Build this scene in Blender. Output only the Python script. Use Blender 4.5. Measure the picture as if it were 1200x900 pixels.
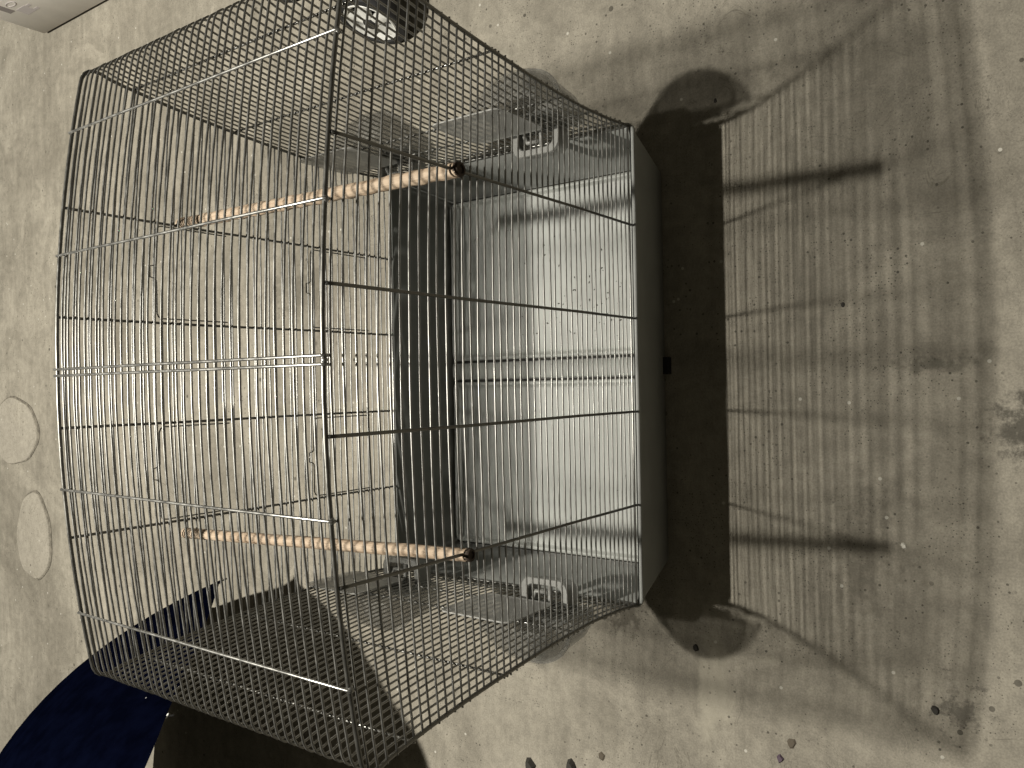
import bpy, math, random
from mathutils import Vector, Matrix, noise

random.seed(11)
scene = bpy.context.scene
C = scene.collection
for o in list(bpy.data.objects):
    bpy.data.objects.remove(o)

# ------------------------------------------------------------------ camera
CAM = Vector((-0.02702, -0.60763, 1.35162))
YAW, PITCH, ROLL = math.radians(0.0474), math.radians(-54.2808), math.radians(-1.0625)
FPX = 965.685                                   # focal length in pixels of a 1200 px wide picture
fwd = Vector((math.sin(YAW) * math.cos(PITCH), math.cos(YAW) * math.cos(PITCH), math.sin(PITCH)))
rgt = Vector((math.cos(YAW), -math.sin(YAW), 0))
upv = rgt.cross(fwd)
R_ = rgt * math.cos(ROLL) + upv * math.sin(ROLL)
U_ = -rgt * math.sin(ROLL) + upv * math.cos(ROLL)
cd = bpy.data.cameras.new('camera')
cam = bpy.data.objects.new('camera', cd)
C.objects.link(cam)
# the phone was held sideways: the picture's right is "down" in the place
m3 = Matrix((-U_, R_, -fwd)).transposed()
cam.matrix_world = Matrix.Translation(CAM) @ m3.to_4x4()
cd.sensor_fit = 'HORIZONTAL'
cd.sensor_width = 36
cd.lens = FPX / 1200 * 36
cd.clip_start = 0.01
cd.clip_end = 60
scene.camera = cam

# ------------------------------------------------------------------ world and lamp
w = bpy.data.worlds.new('World')
scene.world = w
w.use_nodes = True
bg = w.node_tree.nodes['Background']
bg.inputs[0].default_value = (1.0, 0.90, 0.66, 1)
bg.inputs[1].default_value = 0.070

# a short tube on the garage ceiling behind the cage, as a row of five glowing lengths
for i in range(5):
    ld = bpy.data.lights.new('garage_tube_lamp', 'POINT')
    ld.shadow_soft_size = 0.031
    ld.energy = 93
    ld.color = (1.0, 0.955, 0.855)
    lamp = bpy.data.objects.new('garage_tube_lamp', ld)
    C.objects.link(lamp)
    lamp.location = (-0.0148 + 0.013 * (i - 2), 1.0411, 2.6101)

scene.view_settings.view_transform = 'Standard'
scene.view_settings.look = 'None'
scene.view_settings.exposure = 0.0
scene.view_settings.gamma = 1.0
scene.render.resolution_x = 1024
scene.render.resolution_y = 768
scene.render.engine = 'CYCLES'
scene.cycles.max_bounces = 7
scene.cycles.diffuse_bounces = 3
scene.cycles.glossy_bounces = 3
scene.cycles.transmission_bounces = 6
scene.cycles.transparent_max_bounces = 10
scene.cycles.caustics_reflective = False
scene.cycles.caustics_refractive = False

# ------------------------------------------------------------------ material helpers
def mat(name):
    m = bpy.data.materials.new(name)
    m.use_nodes = True
    nt = m.node_tree
    return m, nt, nt.nodes['Principled BSDF']

class NT:
    """small helper around a node tree"""
    def __init__(s, nt):
        s.nt = nt
    def n(s, t, **kw):
        nd = s.nt.nodes.new(t)
        for k, v in kw.items():
            setattr(nd, k, v)
        return nd
    def l(s, a, b):
        s.nt.links.new(a, b)
    def math(s, op, a, b=None, c=None, clamp=False):
        nd = s.n('ShaderNodeMath', operation=op, use_clamp=clamp)
        for i, v in enumerate((a, b, c)):
            if v is None:
                continue
            if isinstance(v, (int, float)):
                nd.inputs[i].default_value = v
            else:
                s.l(v, nd.inputs[i])
        return nd.outputs[0]
    def noise(s, vec, scale, detail=4, rough=0.55, dist=0.0):
        nd = s.n('ShaderNodeTexNoise')
        nd.inputs['Scale'].default_value = scale
        nd.inputs['Detail'].default_value = detail
        nd.inputs['Roughness'].default_value = rough
        nd.inputs['Distortion'].default_value = dist
        s.l(vec, nd.inputs['Vector'])
        return nd.outputs['Fac']
    def ramp(s, fac, lo, hi, a=0.0, b=1.0):
        nd = s.n('ShaderNodeMapRange', interpolation_type='SMOOTHSTEP')
        nd.inputs['From Min'].default_value = lo
        nd.inputs['From Max'].default_value = hi
        nd.inputs['To Min'].default_value = a
        nd.inputs['To Max'].default_value = b
        s.l(fac, nd.inputs['Value'])
        return nd.outputs['Result']
    def mix(s, fac, a, b, blend='MIX'):
        nd = s.n('ShaderNodeMix', data_type='RGBA', blend_type=blend)
        for i, v in ((0, fac), (6, a), (7, b)):
            if isinstance(v, (int, float)):
                nd.inputs[i].default_value = v
            elif isinstance(v, tuple):
                nd.inputs[i].default_value = (*v, 1)
            else:
                s.l(v, nd.inputs[i])
        return nd.outputs[2]
    def mapping(s, vec, scale=(1, 1, 1), loc=(0, 0, 0), rot=(0, 0, 0)):
        nd = s.n('ShaderNodeMapping')
        nd.inputs['Scale'].default_value = scale
        nd.inputs['Location'].default_value = loc
        nd.inputs['Rotation'].default_value = rot
        s.l(vec, nd.inputs['Vector'])
        return nd.outputs[0]

def simple(name, col, rough=0.5, metal=0.0, var=0.0, vscale=40, bump=0.0, bscale=200, spec=0.5):
    m, nt, b = mat(name)
    k = NT(nt)
    tc = k.n('ShaderNodeTexCoord').outputs['Object']
    b.inputs['Roughness'].default_value = rough
    b.inputs['Metallic'].default_value = metal
    b.inputs['Specular IOR Level'].default_value = spec
    if var > 0:
        f = k.noise(tc, vscale, 5)
        c = k.mix(k.ramp(f, 0.3, 0.7), tuple(v * (1 - var) for v in col), tuple(min(1, v * (1 + var)) for v in col))
        k.l(c, b.inputs['Base Color'])
    else:
        b.inputs['Base Color'].default_value = (*col, 1)
    if bump > 0:
        bn = k.n('ShaderNodeBump')
        bn.inputs['Strength'].default_value = bump
        bn.inputs['Distance'].default_value = 0.001
        k.l(k.noise(tc, bscale, 4), bn.inputs['Height'])
        k.l(bn.outputs[0], b.inputs['Normal'])
    return m

# ---- concrete
def concrete(name, patch=False):
    m, nt, b = mat(name)
    k = NT(nt)
    tc = k.n('ShaderNodeTexCoord').outputs['Object']
    def noise3(vec, scale, detail, rough, dist=0.0):
        nd = k.n('ShaderNodeTexNoise', noise_dimensions='2D')
        nd.inputs['Scale'].default_value = scale
        nd.inputs['Detail'].default_value = detail
        nd.inputs['Roughness'].default_value = rough
        nd.inputs['Distortion'].default_value = dist
        k.l(vec, nd.inputs['Vector'])
        sp = k.n('ShaderNodeSeparateColor')
        k.l(nd.outputs['Color'], sp.inputs[0])
        return sp.outputs[0], sp.outputs[1], sp.outputs[2]
    big, stain, dens = noise3(tc, 1.7, 6, 0.62, 0.4)
    med, scuff, crack = noise3(tc, 6.5, 7, 0.68, 0.7)
    fine, br1, br2 = noise3(tc, 42, 6, 0.72)
    grain, _, _ = noise3(tc, 330, 1, 0.6)
    streak, _, _ = noise3(k.mapping(tc, scale=(2.2, 17, 1), rot=(0, 0, 0.35)), 1.6, 4, 0.6, 0.3)
    if patch:
        lo, hi = (0.325, 0.300, 0.250), (0.385, 0.356, 0.300)
    else:
        lo, hi = (0.232, 0.213, 0.174), (0.372, 0.344, 0.286)
    f = k.math('MULTIPLY_ADD', big, 0.40, k.math('MULTIPLY', med, 0.38))
    f = k.math('MULTIPLY_ADD', streak, 0.22, f)
    col = k.mix(k.ramp(f, 0.35, 0.65), lo, hi)
    # pale scuffed laitance
    col = k.mix(k.ramp(scuff, 0.55, 0.72, 0, 0.40), col, (0.42, 0.388, 0.322))
    # darker ragged blotches
    st = k.ramp(k.math('MULTIPLY_ADD', med, 0.35, stain), 0.72, 0.84, 0, 0.34 if not patch else 0.1)
    col = k.mix(st, col, (0.13, 0.118, 0.094))
    g = k.math('MULTIPLY_ADD', fine, 0.6, k.math('MULTIPLY', grain, 0.4))
    gr = k.ramp(g, 0.27, 0.73, 0.80, 1.17)
    col = k.mix(1.0, col, gr, 'MULTIPLY')
    # thin wandering hairlines where the second noise crosses one level
    ln_ = k.ramp(k.math('ABSOLUTE', k.math('SUBTRACT', crack, 0.5)), 0.0, 0.006, 1, 0)
    ln_ = k.math('MULTIPLY', ln_, k.ramp(stain, 0.50, 0.60))
    col = k.mix(k.math('MULTIPLY', ln_, 0.5), col, (0.10, 0.09, 0.07))
    # pits: small dark dots in some cells only
    pits = None
    for sc_, thr, rad, dd in ((24, 0.86, 0.10, dens), (90, 0.80, 0.16, scuff), (210, 0.72, 0.20, crack)):
        vo = k.n('ShaderNodeTexVoronoi', voronoi_dimensions='2D')
        vo.inputs['Scale'].default_value = sc_
        k.l(tc, vo.inputs['Vector'])
        sep = k.n('ShaderNodeSeparateColor')
        k.l(vo.outputs['Color'], sep.inputs[0])
        keep = k.math('GREATER_THAN', sep.outputs[0], thr)
        size = k.math('MULTIPLY_ADD', sep.outputs[1], rad, rad * 0.25)
        dot = k.math('MULTIPLY', k.math('LESS_THAN', vo.outputs['Distance'], size), keep)
        dot = k.math('MULTIPLY', dot, k.ramp(dd, 0.45, 0.60))
        pits = dot if pits is None else k.math('MAXIMUM', pits, dot)
    if not patch:
        # stains with a place of their own
        def blot(cx, cy, rx, ry, amt, nz, lo_, hi_, colr):
            nonlocal col
            mp = k.mapping(tc, scale=(1 / rx, 1 / ry, 0), loc=(-cx / rx, -cy / ry, 0))
            ln = k.n('ShaderNodeVectorMath', operation='LENGTH')
            k.l(mp, ln.inputs[0])
            e = k.math('SUBTRACT', 1.0, ln.outputs['Value'], clamp=True)
            f_ = k.ramp(k.math('MULTIPLY_ADD', e, 0.45, nz), lo_, hi_)
            f_ = k.math('MULTIPLY', f_, k.ramp(e, 0.0, 0.3))
            col = k.mix(k.math('MULTIPLY', f_, amt), col, colr)
        blot(-0.10, -0.515, 0.085, 0.07, 0.80, br1, 0.60, 0.92, (0.055, 0.05, 0.04))
        blot(-0.515, -0.43, 0.11, 0.10, 0.5, br2, 0.80, 0.96, (0.04, 0.036, 0.03))
        blot(-0.01, -0.40, 0.020, 0.085, 0.55, br2, 0.58, 0.92, (0.06, 0.055, 0.042))
        blot(-0.45, 0.12, 0.07, 0.06, 0.6, br1, 0.62, 0.84, (0.07, 0.06, 0.045))
        blot(-0.56, -0.05, 0.12, 0.05, 0.5, med, 0.50, 0.75, (0.44, 0.41, 0.335))
        blot(-0.30, -0.30, 0.22, 0.12, 0.30, br1, 0.68, 0.95, (0.07, 0.06, 0.045))
        blot(0.21, 1.0, 0.10, 0.22, 0.4, br2, 0.62, 0.84, (0.10, 0.09, 0.07))
        blot(0.10, 0.90, 0.20, 0.10, 0.35, br1, 0.62, 0.84, (0.12, 0.10, 0.08))
    col = k.mix(k.math('MULTIPLY', pits, 0.75), col, (0.05, 0.045, 0.035))
    # white paint or plaster flecks
    vo = k.n('ShaderNodeTexVoronoi', voronoi_dimensions='2D')
    vo.inputs['Scale'].default_value = 17
    k.l(k.mapping(tc, loc=(5, 5, 0)), vo.inputs['Vector'])
    sep = k.n('ShaderNodeSeparateColor')
    k.l(vo.outputs['Color'], sep.inputs[0])
    fl = k.math('MULTIPLY', k.math('LESS_THAN', vo.outputs['Distance'], 0.045), k.math('GREATER_THAN', sep.outputs[0], 0.88))
    col = k.mix(k.math('MULTIPLY', fl, 0.7), col, (0.62, 0.6, 0.54))
    k.l(col, b.inputs['Base Color'])
    b.inputs['Roughness'].default_value = 0.85
    b.inputs['Diffuse Roughness'].default_value = 0.9
    b.inputs['Specular IOR Level'].default_value = 0.2
    h = k.math('MULTIPLY_ADD', fine, 0.7, k.math('MULTIPLY', grain, 0.22))
    bn = k.n('ShaderNodeBump')
    bn.inputs['Strength'].default_value = 0.6
    bn.inputs['Distance'].default_value = 0.0024
    k.l(h, bn.inputs['Height'])
    k.l(bn.outputs[0], b.inputs['Normal'])
    return m

M_floor = concrete('concrete')
M_patch = concrete('concrete_patch', True)

def steel(name, base, rough, metal):
    m, nt, b = mat(name)
    k = NT(nt)
    tc = k.n('ShaderNodeTexCoord').outputs['Object']
    f = k.noise(tc, 60, 6, 0.7)
    rust = k.ramp(k.noise(tc, 24, 8, 0.75), 0.66, 0.74)
    col = k.mix(k.ramp(f, 0.35, 0.65), tuple(v * 0.78 for v in base), base)
    col = k.mix(k.math('MULTIPLY', rust, 0.55), col, (0.09, 0.06, 0.04))
    k.l(col, b.inputs['Base Color'])
    b.inputs['Metallic'].default_value = metal
    k.l(k.ramp(f, 0.3, 0.7, rough * 0.75, rough * 1.3), b.inputs['Roughness'])
    return m

M_wire = steel('galvanised_wire', (0.25, 0.247, 0.233), 0.36, 0.82)
M_rod = steel('galvanised_rod', (0.30, 0.297, 0.28), 0.34, 0.82)
M_frame = steel('dull_frame_rod', (0.15, 0.147, 0.135), 0.34, 0.8)
M_tray = simple('grey_tray_plastic', (0.212, 0.217, 0.205), 0.5, 0, 0.07, 18, 0.12, 320, 0.4)
M_pan = simple('pale_pan_plastic', (0.295, 0.305, 0.285), 0.5, 0, 0.11, 13, 0.08, 260, 0.4)
M_dark_ring = simple('dark_ring_concrete', (0.19, 0.172, 0.138), 0.9, 0, 0.35, 60)
M_groove_shade = simple('groove_shade', (0.018, 0.017, 0.014), 0.9)  # near-black colour for the painted shade in the tray gaps
M_black = simple('black_plastic', (0.012, 0.012, 0.012), 0.55)
M_rubber = simple('tyre_rubber', (0.008, 0.008, 0.0085), 0.75, 0, 0.3, 60, 0.3, 300)
M_hub = simple('grey_wheel_hub', (0.62, 0.62, 0.59), 0.4, 0.1, 0.12, 50)
M_box = simple('white_board', (0.82, 0.79, 0.74), 0.7, 0, 0.04, 12, 0.15, 60)
M_ink_d = simple('dark_grey_ink', (0.20, 0.18, 0.17), 0.7)
M_ink_l = simple('light_grey_ink', (0.40, 0.37, 0.36), 0.7)
M_navy = simple('navy_canopy_cloth', (0.0008, 0.0012, 0.0042), 0.8, 0, 0.35, 25, 0.25, 500, 0.0)
def dust(m):
    k = NT(m.node_tree)
    b = m.node_tree.nodes['Principled BSDF']
    src = b.inputs['Base Color'].links[0].from_socket
    tc = k.n('ShaderNodeTexCoord').outputs['Object']
    vo = k.n('ShaderNodeTexVoronoi')
    vo.inputs['Scale'].default_value = 22
    k.l(tc, vo.inputs['Vector'])
    sep = k.n('ShaderNodeSeparateColor')
    k.l(vo.outputs['Color'], sep.inputs[0])
    f = k.math('MULTIPLY', k.math('LESS_THAN', vo.outputs['Distance'], 0.055), k.math('GREATER_THAN', sep.outputs[0], 0.72))
    k.l(k.mix(f, src, (0.22, 0.22, 0.22)), b.inputs['Base Color'])
dust(M_navy)
M_seed = simple('seed_husk', (0.035, 0.028, 0.02), 0.8)

def sheet_mat(name, col, alpha):
    m, nt, b = mat(name)
    b.inputs['Base Color'].default_value = (*col, 1)
    b.inputs['Roughness'].default_value = 0.45
    b.inputs['Alpha'].default_value = alpha
    return m
M_clear = sheet_mat('clear_lid_plastic', (0.32, 0.32, 0.30), 0.24)
M_cup = sheet_mat('cloudy_cup_plastic', (0.34, 0.34, 0.32), 0.42)
M_sheet = sheet_mat('hazy_sheet_plastic', (0.42, 0.42, 0.40), 0.6)
M_collar = sheet_mat('milky_collar_plastic', (0.25, 0.25, 0.235), 0.75)

def wood(name, twist):
    m, nt, b = mat(name)
    k = NT(nt)
    tc = k.n('ShaderNodeTexCoord').outputs['Object']
    v = k.mapping(tc, scale=(60, 5, 60))
    g = k.noise(v, 2.2, 7, 0.65, 1.2 if twist else 0.3)
    col = k.mix(k.ramp(g, 0.33, 0.68), (0.285, 0.21, 0.142), (0.40, 0.315, 0.23))
    kn = k.ramp(k.noise(tc, 18, 5, 0.6), 0.62, 0.72)
    col = k.mix(k.math('MULTIPLY', kn, 0.3), col, (0.33, 0.20, 0.12))
    fl = k.noise(k.mapping(tc, scale=(220, 9, 220)), 1.0, 3)
    col = k.mix(k.math('MULTIPLY', k.ramp(fl, 0.55, 0.7), 0.32), col, (0.28, 0.17, 0.10))
    k.l(col, b.inputs['Base Color'])
    b.inputs['Roughness'].default_value = 0.75
    bn = k.n('ShaderNodeBump')
    bn.inputs['Strength'].default_value = 0.6
    bn.inputs['Distance'].default_value = 0.0015
    k.l(k.math('ADD', g, fl), bn.inputs['Height'])
    k.l(bn.outputs[0], b.inputs['Normal'])
    return m
M_wood_a = wood('knobbly_perch_wood', True)
M_wood_b = wood('fluted_perch_wood', False)
M_wood_end = simple('dark_perch_end', (0.035, 0.022, 0.014), 0.8, 0, 0.4, 300)

# ------------------------------------------------------------------ mesh helpers
class MB:
    def __init__(s):
        s.v, s.f, s.flat = [], [], set()
    def add(s, v, f, flat=False):
        n = len(s.v)
        s.v += [tuple(p) for p in v]
        for q in f:
            if flat:
                s.flat.add(len(s.f))
            s.f.append(tuple(i + n for i in q))
        return s
    def tube(s, pts, r, n=6, closed=False, cap=True):
        pts = [Vector(p) for p in pts]
        N = len(pts)
        rr = r if isinstance(r, (list, tuple)) else [r] * N
        tans = []
        for i in range(N):
            a = pts[(i - 1) % N] if (closed or i > 0) else pts[i]
            c = pts[(i + 1) % N] if (closed or i < N - 1) else pts[i]
            t = (c - a)
            tans.append(t.normalized() if t.length > 1e-9 else Vector((0, 0, 1)))
        t = tans[0]
        ref = Vector((0, 0, 1)) if abs(t.z) < 0.9 else Vector((1, 0, 0))
        u = t.cross(ref).normalized()
        vs = []
        for i in range(N):
            t = tans[i]
            u = (u - t * u.dot(t))
            u = u.normalized()
            v = t.cross(u)
            for j in range(n):
                a = 2 * math.pi * j / n
                vs.append(pts[i] + (u * math.cos(a) + v * math.sin(a)) * rr[i])
        fs = []
        for i in range(N if closed else N - 1):
            for j in range(n):
                a, b_ = i * n + j, i * n + (j + 1) % n
                c_, d = ((i + 1) % N) * n + (j + 1) % n, ((i + 1) % N) * n + j
                fs.append((a, b_, c_, d))
        if cap and not closed:
            fs.append(tuple(range(n - 1, -1, -1)))
            fs.append(tuple((N - 1) * n + j for j in range(n)))
        return s.add(vs, fs)
    def loft(s, rings, cap0=True, cap1=True, flat=False):
        n = len(rings[0])
        vs = [p for r in rings for p in r]
        fs = []
        for i in range(len(rings) - 1):
            for j in range(n):
                fs.append((i * n + j, i * n + (j + 1) % n, (i + 1) * n + (j + 1) % n, (i + 1) * n + j))
        if cap0:
            fs.append(tuple(range(n - 1, -1, -1)))
        if cap1:
            fs.append(tuple((len(rings) - 1) * n + j for j in range(n)))
        return s.add(vs, fs, flat)
    def box(s, lo, hi):
        x0, y0, z0 = lo
        x1, y1, z1 = hi
        v = [(x0, y0, z0), (x1, y0, z0), (x1, y1, z0), (x0, y1, z0), (x0, y0, z1), (x1, y0, z1), (x1, y1, z1), (x0, y1, z1)]
        f = [(0, 3, 2, 1), (4, 5, 6, 7), (0, 1, 5, 4), (1, 2, 6, 5), (2, 3, 7, 6), (3, 0, 4, 7)]
        return s.add(v, f, True)
    def mesh(s, name, m, smooth=True):
        me = bpy.data.meshes.new(name)
        me.from_pydata(s.v, [], s.f)
        me.materials.append(m)
        if smooth:
            me.polygons.foreach_set('use_smooth', [i not in s.flat for i in range(len(s.f))])
        me.update()
        return me
    def build(s, name, m, parent=None, smooth=True, angle=None):
        me = s.mesh(name, m, smooth)
        if angle:
            me.set_sharp_from_angle(angle=math.radians(angle))
        o = bpy.data.objects.new(name, me)
        C.objects.link(o)
        if parent:
            o.parent = parent
            # an Empty stands at the thing's base: keep the mesh where it is in the place
            o.matrix_parent_inverse = Matrix.Translation(-parent_loc(parent))
        return o

def parent_loc(p):
    # parts are meshes built in place (identity); only the Empty of a thing has a location
    return p.location.copy() if p.type == 'EMPTY' else Vector((0, 0, 0))

def tag(o, label=None, cat=None, group=None, kind=None):
    if label: o['label'] = label
    if cat: o['category'] = cat
    if group: o['group'] = group
    if kind: o['kind'] = kind
    return o

def thing(name, loc, label, cat, group=None):
    o = bpy.data.objects.new(name, None)
    o.empty_display_size = 0.05
    C.objects.link(o)
    o.location = loc
    return tag(o, label, cat, group)

def rrect(x0, x1, y0, y1, r, z, n=5):
    pts = []
    for cx, cy, a0 in ((x1 - r, y1 - r, 0), (x0 + r, y1 - r, 90), (x0 + r, y0 + r, 180), (x1 - r, y0 + r, 270)):
        for i in range(n + 1):
            a = math.radians(a0 + 90 * i / n)
            pts.append(Vector((cx + r * math.cos(a), cy + r * math.sin(a), z)))
    return pts

def lerp(a, b, t):
    return a + (b - a) * t

def interp(tab, z):
    if z <= tab[0][0]: return tab[0][1]
    for (a, va), (b, vb) in zip(tab, tab[1:]):
        if z <= b:
            return lerp(va, vb, (z - a) / (b - a))
    return tab[-1][1]

# ------------------------------------------------------------------ the floor
mb = MB()
mb.add([(-5, -4, 0), (5, -4, 0), (5, 6, 0), (-5, 6, 0)], [(0, 1, 2, 3)])
floor = tag(mb.build('ground', M_floor, smooth=False), 'bare grey-brown concrete floor with stains and pits', None, kind='structure')
for cx, cy, rx, ry, ph in ((-0.160, 2.555, 0.115, 0.165, 0.3), (-0.524, 2.424, 0.147, 0.118, 1.7)):
    mb = MB()
    ring0, ring1 = [], []
    n = 40
    for i in range(n):
        a = 2 * math.pi * i / n
        k_ = 1 + 0.035 * math.sin(3 * a + ph) + 0.02 * math.sin(7 * a + ph * 2)
        ring0.append(Vector((cx + rx * k_ * math.cos(a) * 1.02, cy + ry * k_ * math.sin(a) * 1.02, 0.0008)))
        ring1.append(Vector((cx + rx * k_ * math.cos(a), cy + ry * k_ * math.sin(a), 0.005)))
    mb.loft([ring0, ring1], False, True, True)
    mb.build('round_patch', M_patch, floor, smooth=False)
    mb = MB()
    rg = [Vector((cx + (p.x - cx) * 1.05 + 0.002, cy + (p.y - cy) * 1.06 - 0.006, 0.0)) for p in ring1]  # darker disc showing as a thin rim around the patch
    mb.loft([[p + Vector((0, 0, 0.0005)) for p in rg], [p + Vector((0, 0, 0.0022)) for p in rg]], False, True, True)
    mb.build('dark_ring', M_dark_ring, floor, smooth=False)

# ------------------------------------------------------------------ the tray (base of the cage)
TZ = 0.176
tray = thing('cage_tray', (0, 0.26, 0), 'deep grey plastic tray with sloping walls under the wire cage', 'tray')
mb = MB()
o0 = (-0.354, 0.354, 0.026, 0.494)           # outer bottom
o1 = (-0.384, 0.384, -0.006, 0.526)          # outer top
def sh(b, d):
    return (b[0] + d, b[1] - d, b[2] + d, b[3] - d)
rings = [rrect(*sh(o0, 0.006), 0.012, 0.000), rrect(*o0, 0.015, 0.005)]
for t in (0.33, 0.66, 0.95):
    rings.append(rrect(*(lerp(a, b_, t) for a, b_ in zip(o0, o1)), 0.016, 0.005 + t * (0.168 - 0.005)))
rings += [rrect(*sh(o1, -0.0005), 0.016, 0.1685), rrect(*sh(o1, -0.0030), 0.017, 0.1700), rrect(*sh(o1, -0.0030), 0.017, 0.1745),
          rrect(*sh(o1, -0.0015), 0.017, TZ), rrect(*sh(o1, 0.0035), 0.015, TZ), rrect(*sh(o1, 0.0050), 0.015, 0.1745)]
inb = sh(o0, 0.0015)
for t in (0.7, 0.35, 0.04):
    rings.append(rrect(*(lerp(a, b_, t) for a, b_ in zip(inb, sh(o1, 0.0055))), 0.015, 0.028 + t * (0.168 - 0.028)))
rings.append(rrect(*sh(inb, 0.003), 0.014, 0.028))
mb.loft(rings)
mb.build('shell', M_tray, tray, angle=50)
# ridge down the middle between the two pans
mb = MB()
prof = [(-0.0165, 0.0265), (-0.0155, 0.0375), (-0.010, 0.0400), (0.010, 0.0400), (0.0155, 0.0375), (0.0165, 0.0265)]
mb.loft([[Vector((x + 0.001, y, z)) for x, z in prof] for y in (0.0345, 0.488)], True, True)
mb.build('centre_ridge', M_pan, tray, angle=40)
for x0, x1 in ((-0.0208, -0.0162), (0.0182, 0.0228), (0.3472, 0.3500), (-0.3500, -0.3472)):  # dark strips stand in for the shade inside the gaps
    MB().box((x0, 0.036, 0.0282), (x1, 0.485, 0.0345)).build('groove_shade_strip', M_groove_shade, tray, smooth=False)
mb = MB().box((-0.014, 0.0155, 0.0), (0.016, 0.0245, 0.017))
mb.build('latch_slot', M_black, tray, smooth=False)

# two shallow pans lying in the tray
def pan(x0, x1, label):
    mb = MB()
    b_ = (x0, x1, 0.0330, 0.4865)
    rings = [rrect(*sh(b_, 0.004), 0.012, 0.0292), rrect(*sh(b_, 0.001), 0.013, 0.0365), rrect(*b_, 0.014, 0.0375), rrect(*b_, 0.014, 0.0385),
             rrect(*sh(b_, 0.0012), 0.014, 0.0396), rrect(*sh(b_, 0.0052), 0.013, 0.0396), rrect(*sh(b_, 0.0070), 0.012, 0.0385),
             rrect(*sh(b_, 0.0095), 0.012, 0.0345), rrect(*sh(b_, 0.013), 0.011, 0.0335)]
    mb.loft(rings)
    o = mb.build('liner_pan', M_pan, angle=50)
    return tag(o, label, 'pan', 'pans in the cage tray')
pan(0.0232, 0.3465, 'pale grey liner pan with dark seed husks in the tray half nearest the silver wheel')
pan(-0.3465, -0.0212, 'clean pale grey liner pan without husks in the tray half nearest the navy umbrella')
mb = MB()
for i in range(80):
    u_, v_ = random.random(), random.random()
    x = 0.05 + 0.27 * random.random() if i % 3 == 0 else 0.12 + random.gauss(0, 0.035)
    y = 0.06 + 0.40 * random.random() if i % 3 == 0 else 0.15 + random.gauss(0, 0.05)
    x, y = min(max(x, 0.04), 0.32), min(max(y, 0.055), 0.46)
    a, l_ = random.uniform(0, 6.28), random.uniform(0.0012, 0.0034)
    d = Vector((math.cos(a), math.sin(a), 0)) * l_
    e = Vector((-math.sin(a), math.cos(a), 0)) * l_ * 0.5
    c = Vector((x, y, 0.0337))
    t = Vector((0, 0, 0.0011))
    mb.add([c + d, c + e, c - d, c - e, c + t], [(0, 1, 4), (1, 2, 4), (2, 3, 4), (3, 0, 4)])
tag(mb.build('seed_husks', M_seed, smooth=False), 'scattered dark seed husks in the liner pan', 'seed husks', kind='stuff')

# ------------------------------------------------------------------ the wire cage
D = 0.52
W_TAB = [(0.15, 0.3800), (0.18, 0.3795), (0.24, 0.3750), (0.32, 0.3725), (0.40, 0.3755), (0.46, 0.3795), (0.54, 0.3860), (0.60, 0.3920),
         (0.66, 0.3995), (0.72, 0.4085), (0.74, 0.4125), (0.76, 0.4170)]
def half_w(z):
    return interp(W_TAB, z)
def roof_z(x):
    return 0.772 + 0.044 * (1 - (x / 0.425) ** 2)

cage = thing('wire_cage', (0, 0.26, 0.165), 'tall galvanised wire bird cage with arched roof standing in a grey tray', 'bird cage')

def hoop_pts(jit=0.0, seed=0):
    half = []
    z = 0.1795
    while z < 0.735:
        half.append(Vector((half_w(z), 0, z)))
        z += 0.03
    p0, p1, p2 = Vector((half_w(0.738), 0, 0.738)), Vector((0.4275, 0, 0.7735)), Vector((0.392, 0, roof_z(0.392)))
    for i in range(7):
        t = i / 6
        half.append(p0 * (1 - t) ** 2 + p1 * 2 * t * (1 - t) + p2 * t * t)
    x = 0.36
    while x > 0.005:
        half.append(Vector((x, 0, roof_z(x))))
        x -= 0.04
    full = half + [Vector((-p.x, p.y, p.z)) for p in reversed(half)]
    if jit:
        out = []
        for p in full:
            q = p * 6 + Vector((0, seed * 3.71, 0))
            out.append(p + Vector((noise.noise(q) * jit * (0.3 if abs(p.x) > 0.3 else 1), noise.noise(q + Vector((5, 0, 9))) * jit * 1.2, noise.noise(q + Vector((0, 9, 4))) * jit)))
        full = out
    return full

N_H = 36
WR = 0.00138
for i in range(N_H + 1):
    y = D * i / N_H
    end = i in (0, N_H)
    pts = [p + Vector((0, y, 0)) for p in hoop_pts(0.0005 if end else 0.0011, i)]
    mb = MB().tube(pts, 0.0026 if end else WR, 8 if end else 6)
    mb.build('frame_hoop' if end else 'hoop_wire', M_frame if end else M_wire, cage)

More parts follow.
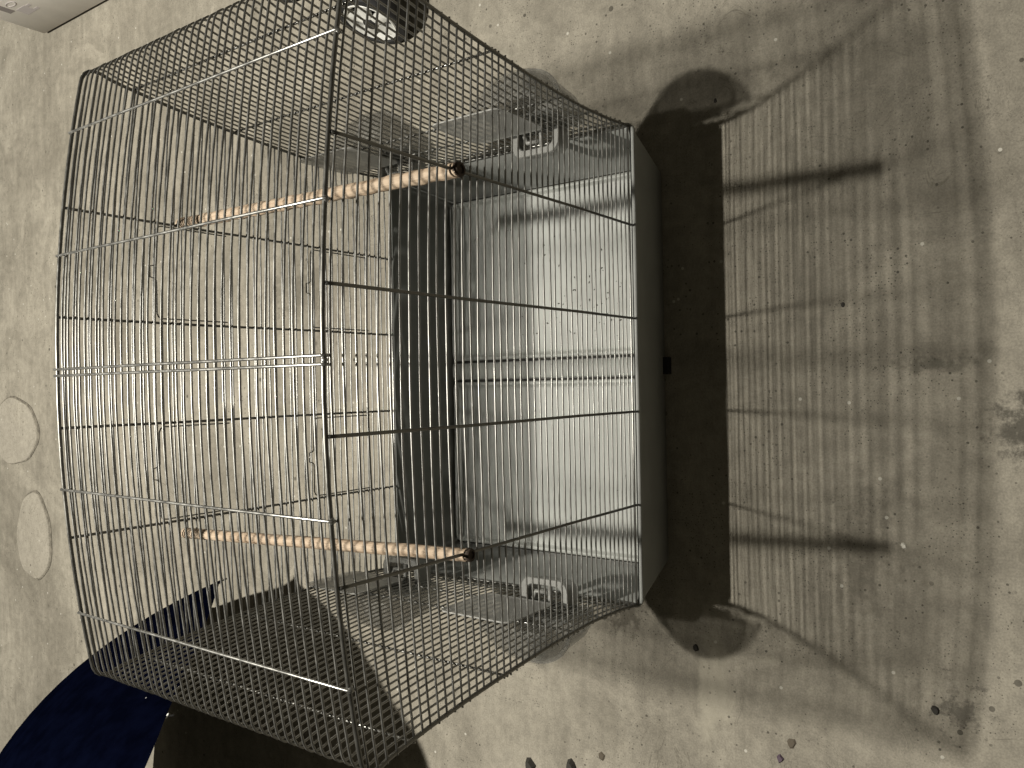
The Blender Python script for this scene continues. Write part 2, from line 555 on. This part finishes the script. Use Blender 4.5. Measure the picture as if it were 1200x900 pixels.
def panel(name, ysign, y0):
    """front (-1) or back (+1) wall: a bottom bar with its level wires and upright rods"""
    yb = y0
    mb = MB().tube([(-0.3805, yb, 0.1800), (-0.13, yb, 0.1805), (0.13, yb, 0.1798), (0.3805, yb, 0.1802)], 0.0019, 8)
    pn = mb.build(name, M_rod, cage)
    nW = 43
    for i in range(1, nW + 1):
        ze = lerp(0.182, 0.767, i / nW)
        s = (ze - 0.17) / 0.6
        arch = 0.040 * s ** 3
        xe = half_w(ze) + random.uniform(0.0015, 0.0045) - max(0, ze - 0.74) * 0.30
        pts = []
        n = 26
        sag = random.uniform(-0.0011, 0.0011)
        for j in range(n + 1):
            x = lerp(-xe, xe, j / n)
            q = Vector((x * 7, i * 2.37, ysign * 4.1))
            z = ze + arch * (1 - (x / xe) ** 2) + sag * (1 - (x / xe) ** 2) + noise.noise(q) * 0.0009 + noise.noise(q * 3.1) * 0.0004
            yy = y0 + ysign * 0.0008 + noise.noise(q + Vector((3, 3, 3))) * 0.0011
            pts.append((x, yy, z))
        MB().tube(pts, WR, 6).build('wire', M_wire, pn)
    for kx in (-1.5, -0.5, 0.5, 1.5):
        x = kx * 0.1477
        yy = y0 + ysign * 0.0038
        zt = roof_z(x) - 0.001
        pts = [(x, yy, 0.1785), (x + 0.0006, yy, 0.35), (x - 0.0004, yy, 0.6), (x, yy, zt - 0.012), (x, yy - ysign * 0.001, zt)]
        MB().tube(pts, 0.0020, 7).build('upright_rod', M_frame, pn)
    return pn

front = panel('front_panel', -1, 0.0)
back = panel('back_panel', 1, D)

# sliding wire doors in the back wall: bent frame with a little loop to lift it by
for x0, x1 in ((0.0795, 0.2155), (-0.2155, -0.0795)):
    for zt, zb in ((0.675, 0.556), (0.386, 0.249)):
        yy = D - 0.0042
        mb = MB()
        r = 0.008
        xm = (x0 + x1) / 2
        pts = [(x0, yy, zb), (x0, yy, zt - r), (x0 + r * 0.3, yy, zt - r * 0.3), (x0 + r, yy, zt), (xm - 0.013, yy, zt), (xm - 0.0095, yy, zt + 0.003),
               (xm - 0.008, yy, zt + 0.010), (xm + 0.008, yy, zt + 0.010), (xm + 0.0095, yy, zt + 0.003), (xm + 0.013, yy, zt),
               (x1 - r, yy, zt), (x1 - r * 0.3, yy, zt - r * 0.3), (x1, yy, zt - r), (x1, yy, zb)]
        mb.tube(pts, 0.00115, 6)
        dr = mb.build('sliding_door', M_wire, back)

# rods lying along the roof over the hoops, front to back
for x in (-0.324, -0.1554, -0.0043, 0.0043, 0.1554, 0.324):
    z = roof_z(x) + 0.0031
    pts = [(x, -0.0042, z - 0.0055), (x, -0.0040, z - 0.0015), (x, -0.001, z)]
    pts += [(x + noise.noise(Vector((x * 40, yy * 9, 1))) * 0.0006, yy, z + noise.noise(Vector((x * 40, yy * 7, 5))) * 0.0006) for yy in (0.1, 0.2, 0.3, 0.42)]
    pts += [(x, D + 0.002, z), (x, D + 0.0040, z - 0.002)]
    MB().tube(pts, 0.0017, 7).build('roof_rod', M_rod, cage)
# level rails along both sides, outside the hoops
for s in (-1, 1):
    for z in (0.70, 0.53, 0.362, 0.282, 0.206):
        x = s * (half_w(z) + 0.0029)
        pts = [(x + noise.noise(Vector((z * 30, yy * 8, s))) * 0.0006, yy, z + noise.noise(Vector((z * 33, yy * 8, s + 4))) * 0.0006) for yy in (-0.002, 0.1, 0.2, 0.3, 0.4, 0.522)]
        MB().tube(pts, 0.00165, 7).build('side_rail', M_rod, cage)
    mb = MB().tube([(s * 0.3795, yy, 0.180) for yy in (0.0, 0.2, 0.4, 0.52)], 0.0019, 8)
    mb.build('bottom_bar', M_rod, cage)
# weld beads where the roof rods hook on the front hoop
for x in (-0.324, -0.1554, 0.0, 0.1554, 0.324):
    z = roof_z(x)
    pts = [(x - 0.0035, -0.0010, z - 0.0005), (x, -0.0022, z + 0.0002), (x + 0.0035, -0.0010, z - 0.0005)]
    MB().tube(pts, [0.0018, 0.0038, 0.0018], 7).build('weld_bead', M_rod, cage)

# ------------------------------------------------------------------ perches
def perch(xf, zf, xb, zb, m, kind, label):
    a, b_ = Vector((xf, -0.010, zf)), Vector((xb, D + 0.004, zb))
    root = thing('perch', (xf, -0.010, zf), label, 'perch', 'wooden perches')
    d = (b_ - a)
    L = d.length
    t = d.normalized()
    u = t.cross(Vector((0, 0, 1))).normalized()
    v = t.cross(u)
    NS, n = 90, 28
    rings = []
    for i in range(NS + 1):
        s = i / NS
        c = a + d * s
        ring = []
        for j in range(n):
            th = 2 * math.pi * j / n
            if kind == 'knobbly':
                r = 0.0090 + 0.00028 * math.sin(2 * th + s * 80) + 0.00045 * math.sin(s * 110 + th) + noise.noise(Vector((math.cos(th) * 1.6, math.sin(th) * 1.6, s * 22))) * 0.0010
            else:
                r = 0.0076 + 0.00042 * math.cos(14 * th) + noise.noise(Vector((math.cos(th) * 1.2, math.sin(th) * 1.2, s * 9))) * 0.0005
            ring.append(c + (u * math.cos(th) + v * math.sin(th)) * r)
        rings.append(ring)
    MB().loft(rings, True, True).build('dowel', m, root, angle=70)
    # blunt dark end with its notch over the front wires
    mb = MB()
    rr = [r_ * (0.90 if kind == 'knobbly' else 0.78) for r_ in (0.0080, 0.0100, 0.0103, 0.0090, 0.0060, 0.0054)]
    oo = [0.004, 0.0035, -0.0008, -0.0028, -0.0030, -0.0010]
    rings = [[a + t * o_ + (u * math.cos(2 * math.pi * j / 20) + v * math.sin(2 * math.pi * j / 20)) * r_ for j in range(20)] for r_, o_ in zip(rr, oo)]
    mb.loft(rings, True, True)
    mb.build('end_cap', M_wood_end, root, angle=50)
    return root
perch(0.221, 0.616, 0.225, 0.628, M_wood_a, 'knobbly', 'knobbly twisted wooden perch crossing the cage on the side of the silver wheel')
perch(-0.223, 0.610, -0.242, 0.631, M_wood_b, 'fluted', 'straight fluted wooden perch crossing the cage on the side of the navy umbrella')

# ------------------------------------------------------------------ plastic feeders hung on the cage sides
def feeder(s, yc, label):
    root = thing('feeder', (s * 0.372, yc, 0.14), label, 'feeder', 'plastic feeders on the cage sides')
    def V(o, y, z):                              # o: outward from the side wires
        return Vector((s * (0.372 + o), yc + y, z))
    def ring(o, y0, y1, z0, z1, r, n=5):
        return [V(o, p.x, p.y) for p in rrect(y0, y1, z0, z1, r, 0, n)]
    # hazy door sheet standing inside the wires
    mb = MB()
    sheet = (-0.036, 0.098, 0.286, 0.408, 0.016)
    mb.loft([ring(-0.0040, *sheet), ring(-0.0062, *sheet)], True, True)
    mb.build('door_sheet', M_sheet, root, angle=40)
    # rounded square mouth of the cup reaching into the cage
    def level(o0_, o1_, y0, y1, r, z):
        return [V(p.x, p.y, z) for p in rrect(o0_, o1_, y0, y1, r, 0, 5)]
    mb = MB()
    mb.loft([level(-0.030, 0.030, -0.039, 0.039, 0.016, 0.226), level(-0.035, 0.033, -0.043, 0.043, 0.018, 0.258), level(-0.0365, 0.034, -0.0445, 0.0445, 0.018, 0.262),
             level(-0.035, 0.033, -0.043, 0.043, 0.017, 0.265), level(-0.026, 0.026, -0.034, 0.034, 0.013, 0.265), level(-0.024, 0.024, -0.032, 0.032, 0.012, 0.262),
             level(-0.022, 0.022, -0.030, 0.030, 0.012, 0.227), level(-0.030, 0.030, -0.039, 0.039, 0.016, 0.226)], False, False)
    mb.build('collar', M_collar, root, angle=50)
    mb = MB()
    mb.tube([V(-0.014, -0.006, 0.262), V(-0.014, 0.016, 0.263), V(-0.004, 0.020, 0.264), V(0.010, 0.019, 0.264), V(0.016, 0.012, 0.263), V(0.017, -0.008, 0.262)], 0.0036, 8)
    mb.build('seed_guard', M_collar, root)
    MB().tube([V(-0.026, -0.012, 0.2635), V(0, -0.012, 0.2645), V(0.026, -0.012, 0.2635)], 0.0038, 8).build('crossbar', M_collar, root)
    # rounded cup outside the wires
    def half(depth, wid, z, n=18, base=0.006):
        return [V(base + depth * math.sin(math.pi * i / n) ** 0.75, -0.022 - wid * math.cos(math.pi * i / n), z) for i in range(n + 1)]
    mb = MB()
    prof = [(0.036, 0.046, 0.234), (0.050, 0.054, 0.238), (0.058, 0.059, 0.256), (0.066, 0.063, 0.318), (0.070, 0.066, 0.322), (0.070, 0.066, 0.326),
            (0.064, 0.0615, 0.326), (0.062, 0.0605, 0.321), (0.054, 0.0565, 0.258), (0.048, 0.052, 0.243), (0.034, 0.044, 0.239)]
    mb.loft([half(*p) for p in prof], True, True)
    mb.build('cup', M_cup, root, angle=45)
    # domed lid over the cup
    mb = MB()
    lo, li = [], []
    K = 7
    for i in range(K):
        a = math.pi / 2 * i / (K - 1)
        lo.append(half(0.065 * math.cos(a) + 0.003, 0.0620, 0.3265 + 0.060 * math.sin(a)))
        li.append(half(0.062 * math.cos(a) + 0.003, 0.0595, 0.3265 + 0.057 * math.sin(a)))
    mb.loft(lo + li[::-1], False, False)
    mb.build('domed_lid', M_clear, root, angle=60)
feeder(1, 0.120, 'cloudy plastic feeder near the front corner on the cage side facing the silver wheel')
feeder(1, 0.425, 'cloudy plastic feeder near the back corner behind the knobbly perch')
feeder(-1, 0.120, 'cloudy plastic feeder with open square mouth near the front corner on the umbrella side')
feeder(-1, 0.430, 'cloudy plastic feeder near the back corner beneath the fluted perch')

# ------------------------------------------------------------------ navy umbrella standing open on the floor
PHI = 0.17
# two neighbouring rib tips of the raised side of the rim
T1 = Vector((-0.4640, 1.0500, 0.21))
T2 = Vector((-0.6080, 0.7680, 0.52))
ch = (T2 - T1)
Rr = ch.length / 0.76537
e = ch.normalized()
e1 = Vector((e.y, -e.x, 0)).normalized()
if e1.x > 0: e1 = -e1
e2 = e.cross(e1)
if e2.z < 0: e2 = -e2
uu = e1 * math.cos(PHI) + e2 * math.sin(PHI)
cc = (T1 + T2) / 2 + uu * math.sqrt(Rr * Rr - ch.length ** 2 / 4)
ax = e.cross(uu)
if ax.z < 0: ax = -ax
f1 = (T1 - cc).normalized()
f2 = ax.cross(f1)
if (T2 - cc).dot(f2) < 0: f2 = -f2
HD = 0.43 * Rr
umb = thing('umbrella', (cc.x, cc.y, 0), 'large dark navy umbrella lying open on the floor behind the cage', 'umbrella')
def canopy(th, s):
    g = (th / (math.pi / 4)) % 1.0                 # 0 at a rib, 0.5 in the middle of a panel
    k_ = 4 * g * (1 - g)
    cut = {0: 0.03, 1: -0.07, 7: 0.085}.get(int(th / (math.pi / 4)) % 8, 0.05)
    rad = Rr * s * (1 - cut * k_ ** 0.6 * s)
    hgt = HD * (1 - s ** 2.1) - 0.012 * k_ * s * (1.2 - s)
    return cc + (f1 * math.cos(th) + f2 * math.sin(th)) * rad + ax * hgt
for k_ in range(8):
    mb = MB()
    ns, nt_ = 14, 10
    vs = [canopy(math.pi / 4 * (k_ + j / nt_ * 0.99999), 0.02 + 0.98 * i / ns) for i in range(ns + 1) for j in range(nt_ + 1)]
    fs = [(i * (nt_ + 1) + j, i * (nt_ + 1) + j + 1, (i + 1) * (nt_ + 1) + j + 1, (i + 1) * (nt_ + 1) + j) for i in range(ns) for j in range(nt_)]
    mb.add(vs, fs)
    mb.build('canopy_panel', M_navy, umb)
    pts = [canopy(math.pi / 4 * k_, 0.03 + 0.985 * i / 10) - ax * 0.004 for i in range(11)]
    rb = MB().tube(pts, 0.002, 5).build('rib', M_black, umb)
    tp = canopy(math.pi / 4 * k_, 1.0) - ax * 0.002
    dr = (tp - cc).normalized()
    MB().tube([tp - dr * 0.008, tp + dr * 0.004, tp + dr * 0.008], [0.0020, 0.0020, 0.0012], 6).build('rib_tip', M_hub, rb)
sl = (cc.z - 0.012) / ax.z
MB().tube([cc + ax * (HD + 0.045), cc + ax * HD, cc - ax * (sl - 0.1)], [0.003, 0.005, 0.005], 8).build('shaft', M_black, umb)
MB().tube([cc - ax * (sl - 0.11), cc - ax * (sl - 0.03), cc - ax * sl], [0.012, 0.014, 0.010], 10).build('handle', M_black, umb)

# ------------------------------------------------------------------ black cart with spoked wheels beside the cage
cart = thing('wheeled_cart', (0.80, 0.80, 0), 'black cart with a silver spoked wheel beside the cage', 'cart')
def wheel(c, yaw, tilt, rt, parent, mh):
    h = Vector((-math.sin(yaw), math.cos(yaw), 0))
    o_ = Vector((math.cos(yaw), math.sin(yaw), 0))
    v = Vector((0, 0, 1)) * math.cos(tilt) + o_ * math.sin(tilt)
    ax_ = h.cross(v)
    if ax_.x < 0: ax_ = -ax_                       # axle pointing away from the cage
    def ringv(r, d, n=36):
        return [c + (h * math.cos(2 * math.pi * i / n) + v * math.sin(2 * math.pi * i / n)) * r + ax_ * d for i in range(n)]
    hr = rt * 0.76
    prof = [(hr, 0.004), (hr + 0.003, 0.000), (rt - 0.004, 0.002), (rt, 0.008), (rt, 0.034), (rt - 0.004, 0.040), (hr, 0.042), (hr, 0.004)]
    wh = MB().loft([ringv(r, d) for r, d in prof], False, False).build('wheel', M_rubber, parent, angle=40)
    MB().loft([ringv(hr - 0.001, 0.030), ringv(hr, 0.004), ringv(hr - 0.003, 0.001), ringv(hr - 0.009, 0.004), ringv(hr - 0.011, 0.022)], False, False).build('rim', mh, wh, angle=40)
    MB().loft([ringv(hr, 0.024), ringv(hr, 0.028)], True, True).build('back_disc', M_black, wh, angle=40)
    for q in range(5):
        a = 2 * math.pi * q / 5 + 0.5
        d0 = h * math.cos(a) + v * math.sin(a)
        d1 = -h * math.sin(a) + v * math.cos(a)
        mb = MB()
        rings = []
        for r, wd, dep in ((0.012, 0.0105, 0.002), (0.3 * rt, 0.0115, 0.005), (0.55 * rt, 0.0135, 0.008), (hr - 0.006, 0.017, 0.007)):
            p = c + d0 * r + ax_ * dep
            rings.append([p - d1 * wd + ax_ * 0.010, p - d1 * wd, p - d1 * wd * 0.4 - ax_ * 0.003, p + d1 * wd * 0.4 - ax_ * 0.003, p + d1 * wd, p + d1 * wd + ax_ * 0.010])
        mb.loft(rings)
        mb.build('spoke', mh, wh, angle=35)
    MB().loft([ringv(0.016, 0.012), ringv(0.016, -0.001), ringv(0.012, -0.004)], True, True).build('hub_cap', M_black, wh, angle=40)
    return ax_
a1 = wheel(Vector((0.7545, 0.664, 0.0805)), math.radians(-10), math.radians(16), 0.080, cart, M_hub)
a2 = wheel(Vector((0.945, 1.005, 0.0805)), math.radians(-10), math.radians(16), 0.080, cart, M_black)
p1 = Vector((0.7545, 0.664, 0.0805)) + a1 * 0.04
p2 = Vector((0.945, 1.005, 0.0805)) + a2 * 0.04
MB().tube([p1, p1 + a1 * 0.12], 0.008, 10).build('axle', M_black, cart)
MB().tube([p2, p2 + a2 * 0.12], 0.008, 10).build('axle', M_black, cart)
q1, q2 = p1 + a1 * 0.12, p2 + a2 * 0.12
MB().tube([q1 + Vector((0.02, -0.05, 0)), q1, q2, q2 + Vector((0.02, 0.05, 0))], 0.012, 10).build('frame_bar', M_black, cart)

# ------------------------------------------------------------------ white printed box in the far corner
BX, BY = 1.175, 2.254
bx = thing('white_box', (BX + 0.2, BY - 0.35, 0), 'large white box with grey printed marks at the corner of the floor', 'box')
mb = MB()
rings = []
for z, d in ((0.012, 0.003), (0.016, 0.0), (0.55, 0.0), (0.556, 0.003)):
    rings.append(rrect(BX + d, BX + 0.45 - d, BY - 0.80 + d, BY - d, 0.006, z, 3))
mb.loft(rings)
mb.build('carton', M_box, bx, angle=40)
MB().box((BX + 0.012, BY - 0.79, 0.0), (BX + 0.44, BY - 0.012, 0.0125)).build('gap_shade_block', M_black, bx, smooth=False)  # black block stands in for the shaded gap under the carton
def printed(name, pts, m):
    mb = MB()
    a = [Vector((BX - 0.0012, BY + y, z)) for y, z in pts]
    b_ = [Vector((BX + 0.002, BY + y, z)) for y, z in pts]
    mb.loft([a, b_], True, True, True)
    mb.build(name, m, bx, smooth=False)
printed('printed_mark', [(-0.105, 0.150), (-0.075, 0.150), (-0.075, 0.195), (-0.105, 0.195)], M_ink_d)
printed('printed_mark', [(-0.165, 0.112), (-0.112, 0.112), (-0.112, 0.150), (-0.165, 0.150)], M_ink_l)
printed('printed_mark', [(-0.188, 0.113), (-0.1655, 0.113), (-0.1655, 0.122), (-0.188, 0.122)], M_ink_l)
printed('printed_mark', [(-0.188, 0.138), (-0.1655, 0.138), (-0.1655, 0.147), (-0.188, 0.147)], M_ink_l)
mb = MB()
mb.tube([Vector((BX - 0.0002, BY - 0.142 + 0.024 * math.cos(a * math.pi / 8), 0.178 + 0.010 * math.sin(a * math.pi / 8))) for a in range(16)], 0.002, 5, closed=True)
mb.build('printed_ring', M_ink_l, bx)

# ------------------------------------------------------------------ crumbs on the floor
def chip(name, x, y, r, m, label, flat=0.35, grp='crumbs on the floor'):
    mb = MB()
    n = 9
    base, top = [], []
    for i in range(n):
        a = 2 * math.pi * i / n
        k_ = 1 + random.uniform(-0.28, 0.28)
        base.append(Vector((x + r * k_ * math.cos(a), y + r * 0.8 * k_ * math.sin(a), 0.0002)))
        top.append(Vector((x + r * 0.62 * k_ * math.cos(a), y + r * 0.5 * k_ * math.sin(a), r * flat * 1.3)))
    mb.loft([base, top], False, True)
    o = mb.build(name, m, smooth=False)
    return tag(o, label, 'crumb', grp)
M_chip_d = simple('dark_chip', (0.03, 0.027, 0.022), 0.8)
M_chip_b = simple('brown_chip', (0.085, 0.07, 0.05), 0.85)
M_chip_w = simple('white_chip', (0.62, 0.6, 0.53), 0.7)
M_chip_p = simple('purple_chip', (0.075, 0.05, 0.07), 0.7)
chip('crumb', -0.651, -0.165, 0.0075, M_chip_p, 'purple-tinted crumb on the bare concrete below the cage shadow')
chip('crumb', -0.282, -0.358, 0.0055, M_chip_w, 'small white crumb inside the cage shadow')
chip('crumb', -0.493, -0.021, 0.0062, M_chip_d, 'black crumb at the tip of the round feeder shadow on the umbrella side')
chip('crumb', -0.522, -0.397, 0.0072, M_chip_d, 'largest black crumb in the peppered dark stain')
chip('crumb', -0.621, -0.184, 0.0085, M_chip_b, 'flat brown crumb next to the purple-tinted crumb', 0.2)
chip('crumb', -0.729, 0.173, 0.0085, M_chip_b, 'pale brown flake on the floor beside the umbrella side of the cage', 0.2)
chip('crumb', -0.790, 0.336, 0.016, M_chip_d, 'dark round lump cut by the picture edge, nearer the umbrella', 0.5)
chip('crumb', -0.768, 0.240, 0.015, M_chip_d, 'dark round lump cut by the picture edge, farther from the umbrella', 0.5)
chip('crumb', 0.451, -0.075, 0.0035, M_chip_d, 'tiny black crumb in the round feeder shadow on the wheel side')
chip('crumb', 0.088, -0.277, 0.0035, M_chip_d, 'tiny black crumb in the cage shadow between the perch shadows')
